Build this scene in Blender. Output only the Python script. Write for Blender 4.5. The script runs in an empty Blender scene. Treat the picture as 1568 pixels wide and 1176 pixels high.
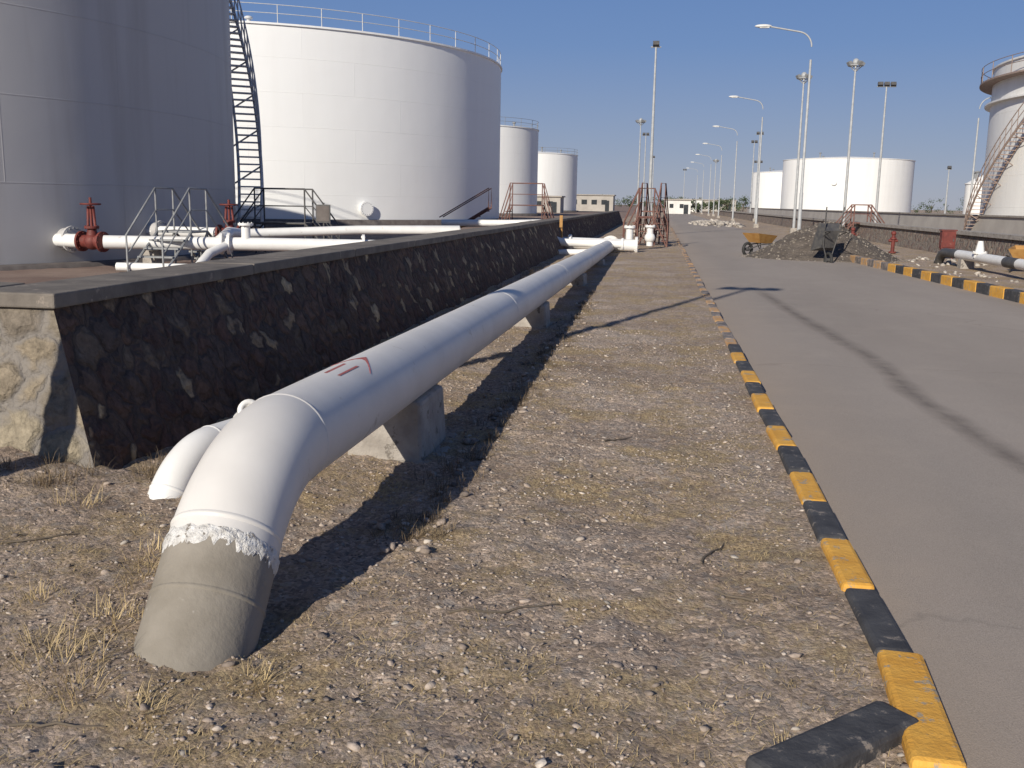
import bpy, math, random
import numpy as np
from mathutils import Vector, Matrix, Quaternion, noise
random.seed(7); rng=np.random.default_rng(7)
R_=math.radians
scene=bpy.context.scene

# ---------------------------------------------------------------- materials
def _base(name):
    m=bpy.data.materials.new(name); m.use_nodes=True
    n=m.node_tree.nodes; l=m.node_tree.links
    return m,n,l,n["Principled BSDF"]
def ramp(n,stops):
    r=n.new("ShaderNodeValToRGB"); e=r.color_ramp.elements
    while len(e)<len(stops): e.new(.5)
    for i,(p,c) in enumerate(stops):
        e[i].position=p; e[i].color=(c[0],c[1],c[2],1) if not isinstance(c,(int,float)) else (c,c,c,1)
    return r
def mixc(n,l,fac,a,b,mode='MIX'):
    x=n.new("ShaderNodeMix"); x.data_type='RGBA'; x.blend_type=mode
    for s,v in ((x.inputs[0],fac),(x.inputs[6],a),(x.inputs[7],b)):
        if isinstance(v,(int,float)): s.default_value=v
        elif isinstance(v,tuple): s.default_value=(v[0],v[1],v[2],1)
        else: l.new(v,s)
    return x.outputs[2]
def tnoise(n,l,vec,scale,detail=4,rough=.55,stretch=None,dist=0):
    t=n.new("ShaderNodeTexNoise"); t.inputs["Scale"].default_value=scale
    t.inputs["Detail"].default_value=detail; t.inputs["Roughness"].default_value=rough
    t.inputs["Distortion"].default_value=dist
    if stretch:
        mp=n.new("ShaderNodeMapping"); mp.inputs["Scale"].default_value=stretch
        l.new(vec,mp.inputs[0]); vec=mp.outputs[0]
    l.new(vec,t.inputs["Vector"]); return t.outputs[0]
def bumpn(n,l,h,strength,dist,prev=None):
    b=n.new("ShaderNodeBump"); b.inputs["Strength"].default_value=strength; b.inputs["Distance"].default_value=dist
    l.new(h,b.inputs["Height"])
    if prev is not None: l.new(prev,b.inputs["Normal"])
    return b.outputs[0]
def M(name,c1,c2,scale=4,rough=.7,bump=.15,bscale=25,metal=0,stretch=None,bd=.01,lo=.35,hi=.65,c3=None,t3=.66,s3=9,island=0,pal=None):
    m,n,l,b=_base(name); tc=n.new("ShaderNodeTexCoord").outputs["Object"]
    a=tnoise(n,l,tc,scale,4,.6,stretch)
    r=ramp(n,[(lo,c1),(hi,c2)]); l.new(a,r.inputs[0]); col=r.outputs[0]
    if c3:
        q=tnoise(n,l,tc,s3,5,.7); rr=ramp(n,[(t3,0),(t3+.05,1)]); l.new(q,rr.inputs[0])
        col=mixc(n,l,rr.outputs[0],col,c3)
    if pal:
        g=n.new("ShaderNodeNewGeometry"); rr=ramp(n,pal); l.new(g.outputs["Random Per Island"],rr.inputs[0])
        gg=ramp(n,[(.3,.75),(.7,1.2)]); l.new(a,gg.inputs[0]); col=mixc(n,l,1.0,rr.outputs[0],gg.outputs[0],'MULTIPLY')
    if island:
        g=n.new("ShaderNodeNewGeometry")
        mth=n.new("ShaderNodeMath"); mth.operation='MULTIPLY_ADD'
        l.new(g.outputs["Random Per Island"],mth.inputs[0]); mth.inputs[1].default_value=2*island; mth.inputs[2].default_value=1-island
        cc=n.new("ShaderNodeCombineColor")
        for i in range(3): l.new(mth.outputs[0],cc.inputs[i])
        col=mixc(n,l,1.0,col,cc.outputs[0],'MULTIPLY')
    l.new(col,b.inputs["Base Color"]); b.inputs["Roughness"].default_value=rough; b.inputs["Metallic"].default_value=metal
    if bump:
        h=tnoise(n,l,tc,bscale,4,.65); l.new(bumpn(n,l,h,bump,bd),b.inputs["Normal"])
    return m

def mat_ground():
    m,n,l,b=_base("ground_gravel"); tc=n.new("ShaderNodeTexCoord").outputs["Object"]
    A=tnoise(n,l,tc,.7,5,.65); ra=ramp(n,[(.34,(.50,.40,.325)),(.5,(.41,.315,.245)),(.66,(.31,.225,.16))]); l.new(A,ra.inputs[0]); col=ra.outputs[0]
    v=n.new("ShaderNodeTexVoronoi"); v.inputs["Scale"].default_value=65; l.new(tc,v.inputs["Vector"])
    sp=n.new("ShaderNodeSeparateColor"); l.new(v.outputs["Color"],sp.inputs[0])
    rs=ramp(n,[(0,.5),(.45,.88),(.8,1.1),(1,1.5)]); l.new(sp.outputs[0],rs.inputs[0])
    col=mixc(n,l,1.0,col,rs.outputs[0],'MULTIPLY')
    v2=n.new("ShaderNodeTexVoronoi"); v2.inputs["Scale"].default_value=26; l.new(tc,v2.inputs["Vector"])
    sp2=n.new("ShaderNodeSeparateColor"); l.new(v2.outputs["Color"],sp2.inputs[0])
    r2=ramp(n,[(.74,0),(.86,.6)]); l.new(sp2.outputs[1],r2.inputs[0])
    r2c=ramp(n,[(0,(.20,.175,.16)),(1,(.48,.415,.36))]); l.new(sp2.outputs[0],r2c.inputs[0])
    col=mixc(n,l,r2.outputs[0],col,r2c.outputs[0])
    S=tnoise(n,l,tc,1.25,7,.75); rS=ramp(n,[(.48,0),(.59,.85)]); l.new(S,rS.inputs[0])
    fine=tnoise(n,l,tc,75,3,.65,(1,.3,1)); rf=ramp(n,[(.35,(.21,.14,.075)),(.66,(.54,.41,.225))]); l.new(fine,rf.inputs[0])
    col=mixc(n,l,rS.outputs[0],col,rf.outputs[0])
    sx=n.new("ShaderNodeSeparateXYZ"); l.new(tc,sx.inputs[0])
    mr=n.new("ShaderNodeMapRange"); mr.inputs[1].default_value=-3.8; mr.inputs[2].default_value=-4.3; l.new(sx.outputs[0],mr.inputs[0])
    my=n.new("ShaderNodeMapRange"); my.inputs[1].default_value=5; my.inputs[2].default_value=5.6; l.new(sx.outputs[1],my.inputs[0])
    mm=n.new("ShaderNodeMath"); mm.operation='MULTIPLY'; l.new(mr.outputs[0],mm.inputs[0]); l.new(my.outputs[0],mm.inputs[1])
    B=tnoise(n,l,tc,.5,6,.65); rb=ramp(n,[(.35,(.19,.125,.10)),(.7,(.31,.23,.185))]); l.new(B,rb.inputs[0])
    col=mixc(n,l,mm.outputs[0],col,rb.outputs[0])
    l.new(col,b.inputs["Base Color"]); b.inputs["Roughness"].default_value=.95
    h1=tnoise(n,l,tc,30,6,.78)
    nn=bumpn(n,l,h1,.7,.04); nn=bumpn(n,l,v.outputs["Distance"],.4,-.01,nn)
    l.new(nn,b.inputs["Normal"]); return m
def mat_road():
    m,n,l,b=_base("road_asphalt"); tc=n.new("ShaderNodeTexCoord").outputs["Object"]
    A=tnoise(n,l,tc,.4,6,.62,(1,.22,1)); ra=ramp(n,[(.32,(.305,.265,.232)),(.68,(.365,.318,.28))]); l.new(A,ra.inputs[0]); col=ra.outputs[0]
    f=tnoise(n,l,tc,150,3,.7); rf=ramp(n,[(.3,.70),(.7,1.26)]); l.new(f,rf.inputs[0]); col=mixc(n,l,1.0,col,rf.outputs[0],'MULTIPLY')
    d=tnoise(n,l,tc,1.2,7,.72); rd=ramp(n,[(.5,0),(.78,.5)]); l.new(d,rd.inputs[0]); col=mixc(n,l,rd.outputs[0],col,(.41,.35,.30))
    sx=n.new("ShaderNodeSeparateXYZ"); l.new(tc,sx.inputs[0])
    e=n.new("ShaderNodeMapRange"); e.inputs[1].default_value=1.9; e.inputs[2].default_value=.95; l.new(sx.outputs[0],e.inputs[0])
    e2=n.new("ShaderNodeMath"); e2.operation='MULTIPLY'; l.new(e.outputs[0],e2.inputs[0]); l.new(d,e2.inputs[1])
    col=mixc(n,l,e2.outputs[0],col,(.42,.335,.265))
    nz=n.new("ShaderNodeTexNoise"); nz.inputs["Scale"].default_value=1.2; nz.inputs["Detail"].default_value=5; l.new(tc,nz.inputs["Vector"])
    vm=n.new("ShaderNodeVectorMath"); vm.operation='MULTIPLY_ADD'; l.new(nz.outputs["Color"],vm.inputs[0]); vm.inputs[1].default_value=(1.3,1.3,0); l.new(tc,vm.inputs[2])
    ve=n.new("ShaderNodeTexVoronoi"); ve.feature='DISTANCE_TO_EDGE'; ve.inputs["Scale"].default_value=.15; l.new(vm.outputs[0],ve.inputs["Vector"])
    rc=ramp(n,[(0,.3),(.003,0)]); l.new(ve.outputs["Distance"],rc.inputs[0]); col=mixc(n,l,rc.outputs[0],col,(.17,.15,.13))
    l.new(col,b.inputs["Base Color"]); b.inputs["Roughness"].default_value=.9; b.inputs["Specular IOR Level"].default_value=.25
    l.new(bumpn(n,l,f,.5,.005),b.inputs["Normal"]); return m
def mat_stone(name,cols,mortar,scale,edge=.05,bs=.8,mfac=1.0):
    m,n,l,b=_base(name); tc=n.new("ShaderNodeTexCoord").outputs["Object"]
    nz=n.new("ShaderNodeTexNoise"); nz.inputs["Scale"].default_value=6; nz.inputs["Detail"].default_value=3; l.new(tc,nz.inputs["Vector"])
    vm=n.new("ShaderNodeVectorMath"); vm.operation='MULTIPLY_ADD'; l.new(nz.outputs["Color"],vm.inputs[0]); vm.inputs[1].default_value=(.2,.2,.2); l.new(tc,vm.inputs[2])
    v=n.new("ShaderNodeTexVoronoi"); v.inputs["Scale"].default_value=scale; l.new(vm.outputs[0],v.inputs["Vector"])
    ve=n.new("ShaderNodeTexVoronoi"); ve.feature='DISTANCE_TO_EDGE'; ve.inputs["Scale"].default_value=scale; l.new(vm.outputs[0],ve.inputs["Vector"])
    sp=n.new("ShaderNodeSeparateColor"); l.new(v.outputs["Color"],sp.inputs[0])
    r=ramp(n,cols); l.new(sp.outputs[0],r.inputs[0])
    g=tnoise(n,l,tc,14,6,.75); rg=ramp(n,[(.3,.5),(.7,1.45)]); l.new(g,rg.inputs[0])
    col=mixc(n,l,1.0,r.outputs[0],rg.outputs[0],'MULTIPLY')
    re=ramp(n,[(edge*.5,1-mfac),(edge*2.2,1)]); l.new(ve.outputs["Distance"],re.inputs[0])
    col=mixc(n,l,re.outputs[0],mortar,col)
    l.new(col,b.inputs["Base Color"]); b.inputs["Roughness"].default_value=.95
    rh=ramp(n,[(0,0),(.25,1)]); l.new(ve.outputs["Distance"],rh.inputs[0])
    nn=bumpn(n,l,rh.outputs[0],bs,.05); nn=bumpn(n,l,g,.7,.04,nn); l.new(nn,b.inputs["Normal"]); return m
def mat_tank(name,R,col,dirt,amt=.35):
    m,n,l,b=_base(name); tc=n.new("ShaderNodeTexCoord").outputs["Object"]
    sx=n.new("ShaderNodeSeparateXYZ"); l.new(tc,sx.inputs[0])
    at=n.new("ShaderNodeMath"); at.operation='ARCTAN2'; l.new(sx.outputs[1],at.inputs[0]); l.new(sx.outputs[0],at.inputs[1])
    mu=n.new("ShaderNodeMath"); mu.operation='MULTIPLY'; l.new(at.outputs[0],mu.inputs[0]); mu.inputs[1].default_value=R
    cx=n.new("ShaderNodeCombineXYZ"); l.new(mu.outputs[0],cx.inputs[0]); l.new(sx.outputs[2],cx.inputs[1])
    br=n.new("ShaderNodeTexBrick"); l.new(cx.outputs[0],br.inputs["Vector"]); br.inputs["Scale"].default_value=1
    br.inputs["Brick Width"].default_value=6.; br.inputs["Row Height"].default_value=1.83; br.inputs["Mortar Size"].default_value=.02; br.inputs["Mortar Smooth"].default_value=.6
    s=tnoise(n,l,tc,1,5,.6,(1.2,1.2,.12)); rs=ramp(n,[(.45,0),(.8,amt)]); l.new(s,rs.inputs[0])
    c=mixc(n,l,rs.outputs[0],col,dirt)
    fm=n.new("ShaderNodeMath"); fm.operation='MULTIPLY'; l.new(br.outputs["Fac"],fm.inputs[0]); fm.inputs[1].default_value=.16
    c=mixc(n,l,fm.outputs[0],c,dirt)
    l.new(c,b.inputs["Base Color"]); b.inputs["Roughness"].default_value=.55
    big=tnoise(n,l,cx.outputs[0],.5,2,.5); nn=bumpn(n,l,big,.2,.10); nn=bumpn(n,l,br.outputs["Fac"],.5,.01,nn)
    l.new(nn,b.inputs["Normal"]); return m

m_ground=mat_ground(); m_road=mat_road()
m_wallsh=mat_stone("rubble_masonry_shaded",[(0,(.065,.043,.037)),(.3,(.11,.062,.050)),(.55,(.15,.095,.070)),(.82,(.08,.062,.055)),(.90,(.20,.145,.10)),(.95,(.50,.39,.25)),(1,(.27,.20,.14))],(.082,.060,.052),5.5,.05,.9,.85)  # darker copy of the wall stone, road-side shade put into the colour
m_wallend=mat_stone("cut_masonry_lit",[(0,(.19,.155,.115)),(.4,(.28,.23,.165)),(.8,(.165,.14,.115)),(1,(.33,.28,.20))],(.24,.215,.19),3.4,.07)  # larger blocks, made paler: sunlight on the end face is in the colour
m_cap=M("concrete_cap",(.115,.10,.088),(.20,.175,.15),3,.9,.6,30,c3=(.27,.23,.195),t3=.6,s3=5)
m_conc=M("concrete",(.29,.26,.23),(.41,.375,.335),6,.9,.7,22,c3=(.17,.15,.13),t3=.58,bd=.02)
m_pipe=M("pipe_white_paint",(.64,.615,.585),(.73,.705,.67),1.5,.5,.05,30,c3=(.52,.475,.42),t3=.64,s3=4)
m_pipe2=M("pipe_bright_white",(.74,.73,.71),(.82,.81,.79),3,.45,.05,30,c3=(.55,.5,.44),t3=.66,s3=4)
m_sleeve=M("pipe_grey_coating",(.215,.19,.155),(.285,.255,.215),4,.85,.3,40,c3=(.34,.31,.27),t3=.64,s3=10)
m_mastic=M("mastic_white",(.55,.53,.50),(.82,.81,.79),25,.7,.9,60,c3=(.25,.22,.19),t3=.56,s3=24,bd=.02)
m_dred=M("valve_dark_red",(.11,.022,.018),(.18,.035,.026),6,.65,.1,30,c3=(.2,.15,.13),t3=.62,s3=6)
m_arrow=M("red_stencil",(.36,.07,.055),(.46,.17,.145),40,.6,.0)
m_yel=M("kerb_yellow",(.62,.31,.045),(.74,.40,.07),7,.8,.6,40,c3=(.36,.30,.22),t3=.58,s3=12)
m_blk=M("kerb_black",(.035,.035,.04),(.075,.075,.08),7,.8,.6,40,c3=(.22,.19,.165),t3=.59,s3=14)
m_yeld=M("kerb_yellow_dusty",(.46,.25,.10),(.58,.34,.14),7,.85,.4,40,c3=(.36,.29,.23),t3=.50,s3=9)
m_blkd=M("kerb_black_dusty",(.11,.10,.10),(.17,.155,.15),7,.85,.4,40,c3=(.32,.26,.22),t3=.50,s3=9)
m_galv=M("galvanised_steel",(.20,.205,.21),(.29,.295,.30),8,.6,.05,30,metal=.1)
m_galvl=M("grey_painted_steel",(.50,.50,.50),(.60,.60,.60),8,.6,.05,30)
m_dark=M("dark_steel",(.05,.05,.055),(.10,.095,.09),8,.6,.1,30)
m_brown=M("oxide_brown_paint",(.13,.06,.048),(.21,.105,.085),6,.75,.15,30)
m_dusty=M("dusty_brown_paint",(.26,.19,.16),(.34,.26,.22),6,.75,.15,30)
m_orange=M("orange_paint",(.36,.18,.05),(.45,.25,.08),6,.7,.1,30)
m_pole=M("lamp_pole_grey",(.33,.34,.35),(.42,.43,.44),4,.5,.03,30)
m_lamp=M("lamp_head_white",(.60,.60,.58),(.7,.7,.68),4,.4,.0)
m_stones=M("gravel_stones",(.3,.3,.3),(.4,.4,.4),40,.92,.5,90,pal=[(0,(.15,.125,.11)),(.3,(.28,.225,.185)),(.7,(.41,.335,.28)),(.93,(.48,.41,.35)),(1,(.60,.54,.48))])
m_white=M("rubble_pale",(.31,.275,.24),(.45,.41,.365),4,.9,.5,15,island=.35)
m_grass=M("dry_straw",(.38,.28,.145),(.54,.415,.225),2,.9,0,island=.4)
m_weed=M("dead_weed",(.11,.08,.052),(.22,.16,.095),3,.95,0,island=.4)
m_sand=M("sand_heap",(.095,.078,.066),(.15,.125,.105),3,.95,1.0,14,bd=.08,c3=(.20,.165,.14),t3=.58,s3=9)
m_rubber=M("rubber",(.025,.025,.025),(.04,.04,.04),9,.8,.1,30)
m_bld=M("painted_plaster",(.62,.61,.58),(.7,.69,.66),1,.8,.1,10)
m_bldg=M("concrete_building",(.36,.33,.30),(.44,.41,.37),.6,.9,.1,10)
m_glass=M("window_dark",(.03,.035,.04),(.05,.055,.06),3,.2,0)
m_leaf=M("distant_foliage",(.045,.065,.03),(.085,.11,.05),.5,.9,0,island=.4)
m_bark=M("bark",(.10,.08,.06),(.15,.12,.09),6,.9,.3,30)
m_found=M("tank_foundation",(.10,.085,.08),(.16,.14,.13),3,.9,.2,20)
def mat_mark():
    m,n,l,b=_base("tyre_mark"); b.inputs["Base Color"].default_value=(.15,.125,.11,1); b.inputs["Roughness"].default_value=.9
    tc=n.new("ShaderNodeTexCoord").outputs["Object"]
    at=n.new("ShaderNodeAttribute"); at.attribute_name="soft"
    a=tnoise(n,l,tc,3,6,.7); r=ramp(n,[(.3,.08),(.7,.5)]); l.new(a,r.inputs[0])
    mt_=n.new("ShaderNodeMath"); mt_.operation='MULTIPLY'; l.new(at.outputs["Fac"],mt_.inputs[0]); l.new(r.outputs[0],mt_.inputs[1])
    l.new(mt_.outputs[0],b.inputs["Alpha"]); return m
m_mark=mat_mark()

# ---------------------------------------------------------------- mesh builder
class MB:
    def __init__(s): s.v=[];s.f=[];s.m=[];s.s=[] 
    def add(s,vs,fs,mi=0,sm=False):
        o=len(s.v); s.v+= [tuple(v) for v in vs]
        for f in fs: s.f.append(tuple(i+o for i in f)); s.m.append(mi); s.s.append(sm)
    def box(s,c,d,mi=0,rot=None,taper=1.0,tshift=(0,0)):
        hx,hy,hz=d[0]/2,d[1]/2,d[2]/2; vs=[]
        for z,t in((-hz,1),(hz,taper)):
            for x,y in((-hx,-hy),(hx,-hy),(hx,hy),(-hx,hy)):
                p=Vector((x*t+(tshift[0] if z>0 else 0),y*t+(tshift[1] if z>0 else 0),z))
                if rot is not None: p=rot@p
                vs.append(p+Vector(c))
        s.add(vs,[(3,2,1,0),(4,5,6,7),(0,1,5,4),(1,2,6,5),(2,3,7,6),(3,0,4,7)],mi)
    def tube(s,pts,r,seg=12,mi=0,caps=True,closed=False,sm=True):
        pts=[Vector(p) for p in pts]; n=len(pts); rs=r if isinstance(r,(list,tuple)) else [r]*n
        up=None; vs=[]
        for i,p in enumerate(pts):
            if closed: t=(pts[(i+1)%n]-pts[i-1]).normalized()
            else: t=(pts[min(i+1,n-1)]-pts[max(i-1,0)]).normalized()
            if up is None:
                up=Vector((0,0,1)) if abs(t.z)<.9 else Vector((1,0,0))
            a=(up-t*up.dot(t)).normalized(); up=a; b=t.cross(a)
            for k in range(seg):
                th=2*math.pi*k/seg; vs.append(p+(a*math.cos(th)+b*math.sin(th))*rs[i])
        fs=[]
        m=n if closed else n-1
        for i in range(m):
            j=(i+1)%n
            for k in range(seg):
                k2=(k+1)%seg; fs.append((i*seg+k,i*seg+k2,j*seg+k2,j*seg+k))
        s.add(vs,fs,mi,sm)
        if caps and not closed:
            s.add(vs[:seg],[tuple(range(seg))[::-1]],mi); s.add(vs[-seg:],[tuple(range(seg))],mi)
    def lathe(s,prof,c=(0,0,0),seg=64,mi=0,sm=True,axis=None):
        vs=[];Q=None
        if axis is not None: Q=Vector((0,0,1)).rotation_difference(Vector(axis))
        for r,z in prof:
            for k in range(seg):
                th=2*math.pi*k/seg; p=Vector((r*math.cos(th),r*math.sin(th),z))
                if Q: p=Q@p
                vs.append(p+Vector(c))
        fs=[]
        for i in range(len(prof)-1):
            for k in range(seg):
                k2=(k+1)%seg; fs.append((i*seg+k,i*seg+k2,(i+1)*seg+k2,(i+1)*seg+k))
        s.add(vs,fs,mi,sm)
    def flange(s,c,axis,r,t,mi=0,bolts=8,bm=None):
        a=Vector(axis).normalized(); c=Vector(c)
        s.lathe([(0,-t/2),(r,-t/2),(r,t/2),(0,t/2)],c,24,mi,False,a)
        q=Vector((0,0,1)).rotation_difference(a)
        for i in range(bolts):
            th=2*math.pi*i/bolts; p=c+q@Vector((r*.82*math.cos(th),r*.82*math.sin(th),0))
            s.tube([p-a*(t*.5+.02),p+a*(t*.5+.02)],r*.07,6,mi if bm is None else bm,sm=False)
    def ball(s,c,r,mi=0,seg=12,rings=8,rot=None):
        if isinstance(r,(int,float)): r=(r,r,r)
        vs=[]
        for i in range(rings+1):
            ph=math.pi*i/rings
            for k in range(seg):
                th=2*math.pi*k/seg; p=Vector((r[0]*math.sin(ph)*math.cos(th),r[1]*math.sin(ph)*math.sin(th),r[2]*math.cos(ph)))
                if rot is not None: p=rot@p
                vs.append(p+Vector(c))
        fs=[(i*seg+k,(i+1)*seg+k,(i+1)*seg+(k+1)%seg,i*seg+(k+1)%seg) for i in range(rings) for k in range(seg)]
        s.add(vs,fs,mi,True)
    def obj(s,name,mats,loc=(0,0,0),bevel=0,rotz=0):
        me=bpy.data.meshes.new(name); me.from_pydata(s.v,[],s.f)
        for m in mats: me.materials.append(m)
        me.polygons.foreach_set("material_index",s.m); me.polygons.foreach_set("use_smooth",s.s); me.update()
        o=bpy.data.objects.new(name,me); scene.collection.objects.link(o); o.location=loc; o.rotation_euler=(0,0,rotz)
        if bevel:
            b=o.modifiers.new("bevel",'BEVEL'); b.width=bevel; b.segments=2; b.limit_method='ANGLE'; b.angle_limit=R_(40)
        return o
def np_obj(name,V,F,mats,smooth=False):
    me=bpy.data.meshes.new(name); k=F.shape[1]
    me.vertices.add(len(V)); me.vertices.foreach_set("co",V.astype(np.float32).ravel())
    me.loops.add(F.size); me.loops.foreach_set("vertex_index",F.astype(np.int32).ravel())
    me.polygons.add(len(F)); me.polygons.foreach_set("loop_start",np.arange(0,F.size,k,dtype=np.int32))
    me.polygons.foreach_set("loop_total",np.full(len(F),k,dtype=np.int32))
    if smooth: me.polygons.foreach_set("use_smooth",np.ones(len(F),dtype=bool))
    for m in mats: me.materials.append(m)
    me.update(calc_edges=True); me.validate()
    o=bpy.data.objects.new(name,me); scene.collection.objects.link(o); return o
def fillet(a,c,b,t,n=10):
    a,c,b=Vector(a),Vector(c),Vector(b); d1=(a-c).normalized(); d2=(b-c).normalized()
    p=c+d1*t;q=c+d2*t; ang=math.pi-d1.angle(d2); R=t/math.tan(ang/2)
    bis=(d1+d2).normalized(); cen=c+bis*math.hypot(t,R)
    u=(p-cen); w=(q-cen); out=[]
    for i in range(n+1):
        k=i/n; out.append(cen+(u*math.sin((1-k)*ang)+w*math.sin(k*ang))/math.sin(ang))
    return out

# ---------------------------------------------------------------- ground
def hfun(x,y):
    if x>.88: 
        if x>7.2: return -.10+.03*noise.noise((x*.8,y*.8,3))
        return -.10
    fade=1/(1+max(0,y-20)*.05)
    z=.028*noise.noise((x*.9,y*.9,0))+.020*noise.noise((x*4,y*4,5))+.014*noise.noise((x*13,y*13,9))+.008*noise.noise((x*31,y*31,2))
    z*=fade
    if x>.5: z=z*(.88-x)/.38+.02*(x-.5)/.38
    if y<5.1 and x<-2.65:
        z+=.15*min(1,(-2.65-x)/1.0)*max(0,1-abs(y-4.95)/1.3)
    z-=.03*math.exp(-((x+1.45)/.35)**2)
    z+=.04*math.exp(-((x+1.62)/.28)**2-((y-2.9)/.2)**2)
    return z
def axis(segs):
    out=[]
    for a,b,n in segs: out+=list(np.linspace(a,b,n,endpoint=False))
    out.append(segs[-1][1]); return out
xs=axis([(-3000,-400,5),(-400,-60,8),(-60,-10,14),(-10,-4.2,14),(-4.2,.84,200),(.84,.95,3),(.95,7,6),(7,14,24),(14,60,10),(60,400,8),(400,3000,5)])
ys=axis([(-60,-4,8),(-4,1.8,20),(1.8,9,290),(9,16,120),(16,40,120),(40,120,50),(120,500,14),(500,4000,8)])
nx,ny=len(xs),len(ys)
V=np.array([(x,y,hfun(x,y)) for y in ys for x in xs])
I=np.arange(nx*ny).reshape(ny,nx)
F=np.stack([I[:-1,:-1],I[:-1,1:],I[1:,1:],I[1:,:-1]],-1).reshape(-1,4)
np_obj("ground",V,F,[m_ground],True)

def xr(y): return 6.9-.045*(y-15) if y<32 else 6.135
b=MB(); yy=[-12,0,8,15,20,26,32,60,120,250,600]
vs=[];fs=[]
for y in yy: vs+=[(.93,y,-.085),(xr(y)+.05,y,-.085)]
for i in range(len(yy)-1): fs.append((2*i,2*i+1,2*i+3,2*i+2))
b.add(vs,fs); b.obj("road",[m_road])
def cr(pts,n=8):
    out=[]
    for i in range(len(pts)-1):
        p0=pts[max(i-1,0)];p1=pts[i];p2=pts[i+1];p3=pts[min(i+2,len(pts)-1)]
        for k in range(n):
            t=k/n; out.append(tuple(.5*(2*p1[j]+(p2[j]-p0[j])*t+(2*p0[j]-5*p1[j]+4*p2[j]-p3[j])*t*t+(3*p1[j]-p0[j]-3*p2[j]+p3[j])*t**3) for j in range(len(p1))))
    out.append(tuple(pts[-1])); return out
def mark(name,pts,w0):
    b=MB(); c=cr(pts,10); vs=[];fs=[]
    for i,(x,y) in enumerate(c):
        w=w0*(1+.35*noise.noise((x*2,y*1.5,1))); vs+=[(x-w,y,-.081),(x,y,-.081),(x+w,y,-.081)]
    for i in range(len(c)-1):
        for k in(0,1): fs.append((3*i+k,3*i+k+1,3*i+3+k+1,3*i+3+k))
    b.add(vs,fs); o=b.obj(name,[m_mark])
    at=o.data.attributes.new("soft",'FLOAT','POINT')
    for i in range(len(vs)):
        e=min(1,min(i//3,len(c)-1-i//3)/6); at.data[i].value=e if i%3==1 else 0
mark("tyre_mark",[(2.1,21),(2.2,17),(2.38,13.5),(2.48,11.2),(2.40,9.4),(2.46,8.0),(2.52,6.8),(2.8,5.2),(3.2,4)],.17)

# kerbs
b=MB(); y=3.43; k=0
while y<75:
    L=.61; mi=(k%2) if y<11 else 2+(k%2)
    j=random.uniform(-.010,.010)
    b.box((.905+j,y+L/2,-.035+random.uniform(-.012,.003)-(.02 if y>11 else 0)),(.135,L-.012,.19),mi,Matrix.Rotation(random.uniform(-.016,.016),3,'Z'))
    y+=L;k+=1
b.box((.885,3.055,-.033),(.155,.74,.19),1,Matrix.Rotation(-.08,3,'Z'))
b.box((.585,2.765,-.030),(.62,.16,.20),0,Matrix.Rotation(.745,3,'Z'))
b.box((.84,2.42,-.038),(.15,.50,.19),1,Matrix.Rotation(-.2,3,'Z'))
b.obj("kerb",[m_blk,m_yel,m_blkd,m_yeld],bevel=.02)
b=MB(); y=6;k=0
while y<34:
    L=.75; b.box((xr(y)+.12,y+L/2,-.0),(.22,L-.02,.24),2+k%2 if y>28 else k%2,Matrix.Rotation(.045,3,'Z')); y+=L;k+=1
b.obj("kerb",[m_blk,m_yel,m_blkd,m_yeld],bevel=.02)

# ---------------------------------------------------------------- retaining / bund walls
XB,XT=-3.04,-3.49
b=MB(); y0b,y0t=4.95,5.27; ys_=list(np.linspace(0,1,330)); rows=26; vs=[];fs=[]
for i,t in enumerate(ys_):
    for j in range(rows):
        s=j/(rows-1); ya=(y0b+(y0t-y0b)*s); yv=ya+(88-ya)*t**1.9
        ed=min(1,t*30)*(1-s**6)
        x=XB+(XT-XB)*s+ed*(.034*noise.noise((yv*5,s*6,0))+.028*noise.noise((yv*11,s*12,4)))
        vs.append((x,yv,-.15+1.11*s))
for i in range(len(ys_)-1):
    for j in range(rows-1):
        a=i*rows+j; fs.append((a,a+rows,a+rows+1,a+1))
b.add(vs,fs,0,True)
b.add([(-3.96,5.75,-.15),(-3.96,88,-.15),(-3.96,88,.96),(-3.96,5.75,.96)],[(0,1,2,3)],0)
b.add([(XB,88,-.15),(-3.96,88,-.15),(-3.96,88,.96),(XT,88,.96)],[(0,3,2,1)],0)
cols=110; vs=[];fs=[]
for i in range(cols+1):
    t=i/cols
    for j in range(rows):
        s=j/(rows-1); xa=XB+(XT-XB)*s; x=xa+(-16-xa)*t**1.6; ed=min(1,t*20)*(1-s**6)
        vs.append((x,y0b+(y0t-y0b)*s+ed*(.035*noise.noise((x*5,s*6,7))+.025*noise.noise((x*12,s*12,3))),-.15+1.11*s))
for i in range(cols):
    for j in range(rows-1):
        a=i*rows+j; fs.append((a,a+1,a+rows+1,a+rows))
b.add(vs,fs,1,True)
b.add([(-16,5.75,-.15),(-3.96,5.75,-.15),(-3.96,5.75,.96),(-16,5.75,.96)],[(3,2,1,0)],0)
y=5.22
while y<88:
    L=2.9 if y<30 else 9; L=min(L,88-y)
    b.box((-3.72,y+L/2,.995+random.uniform(-.006,.006)),(.54,L-.008,.09),2,Matrix.Rotation(random.uniform(-.003,.003),3,'Z')); y+=L
x=-3.995
while x>-16:
    b.box((x-1.4,5.50,.995),(2.79,.56,.09),2); x-=2.8
b.obj("retaining_wall",[m_wallsh,m_wallend,m_cap,m_conc],bevel=.012)
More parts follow.
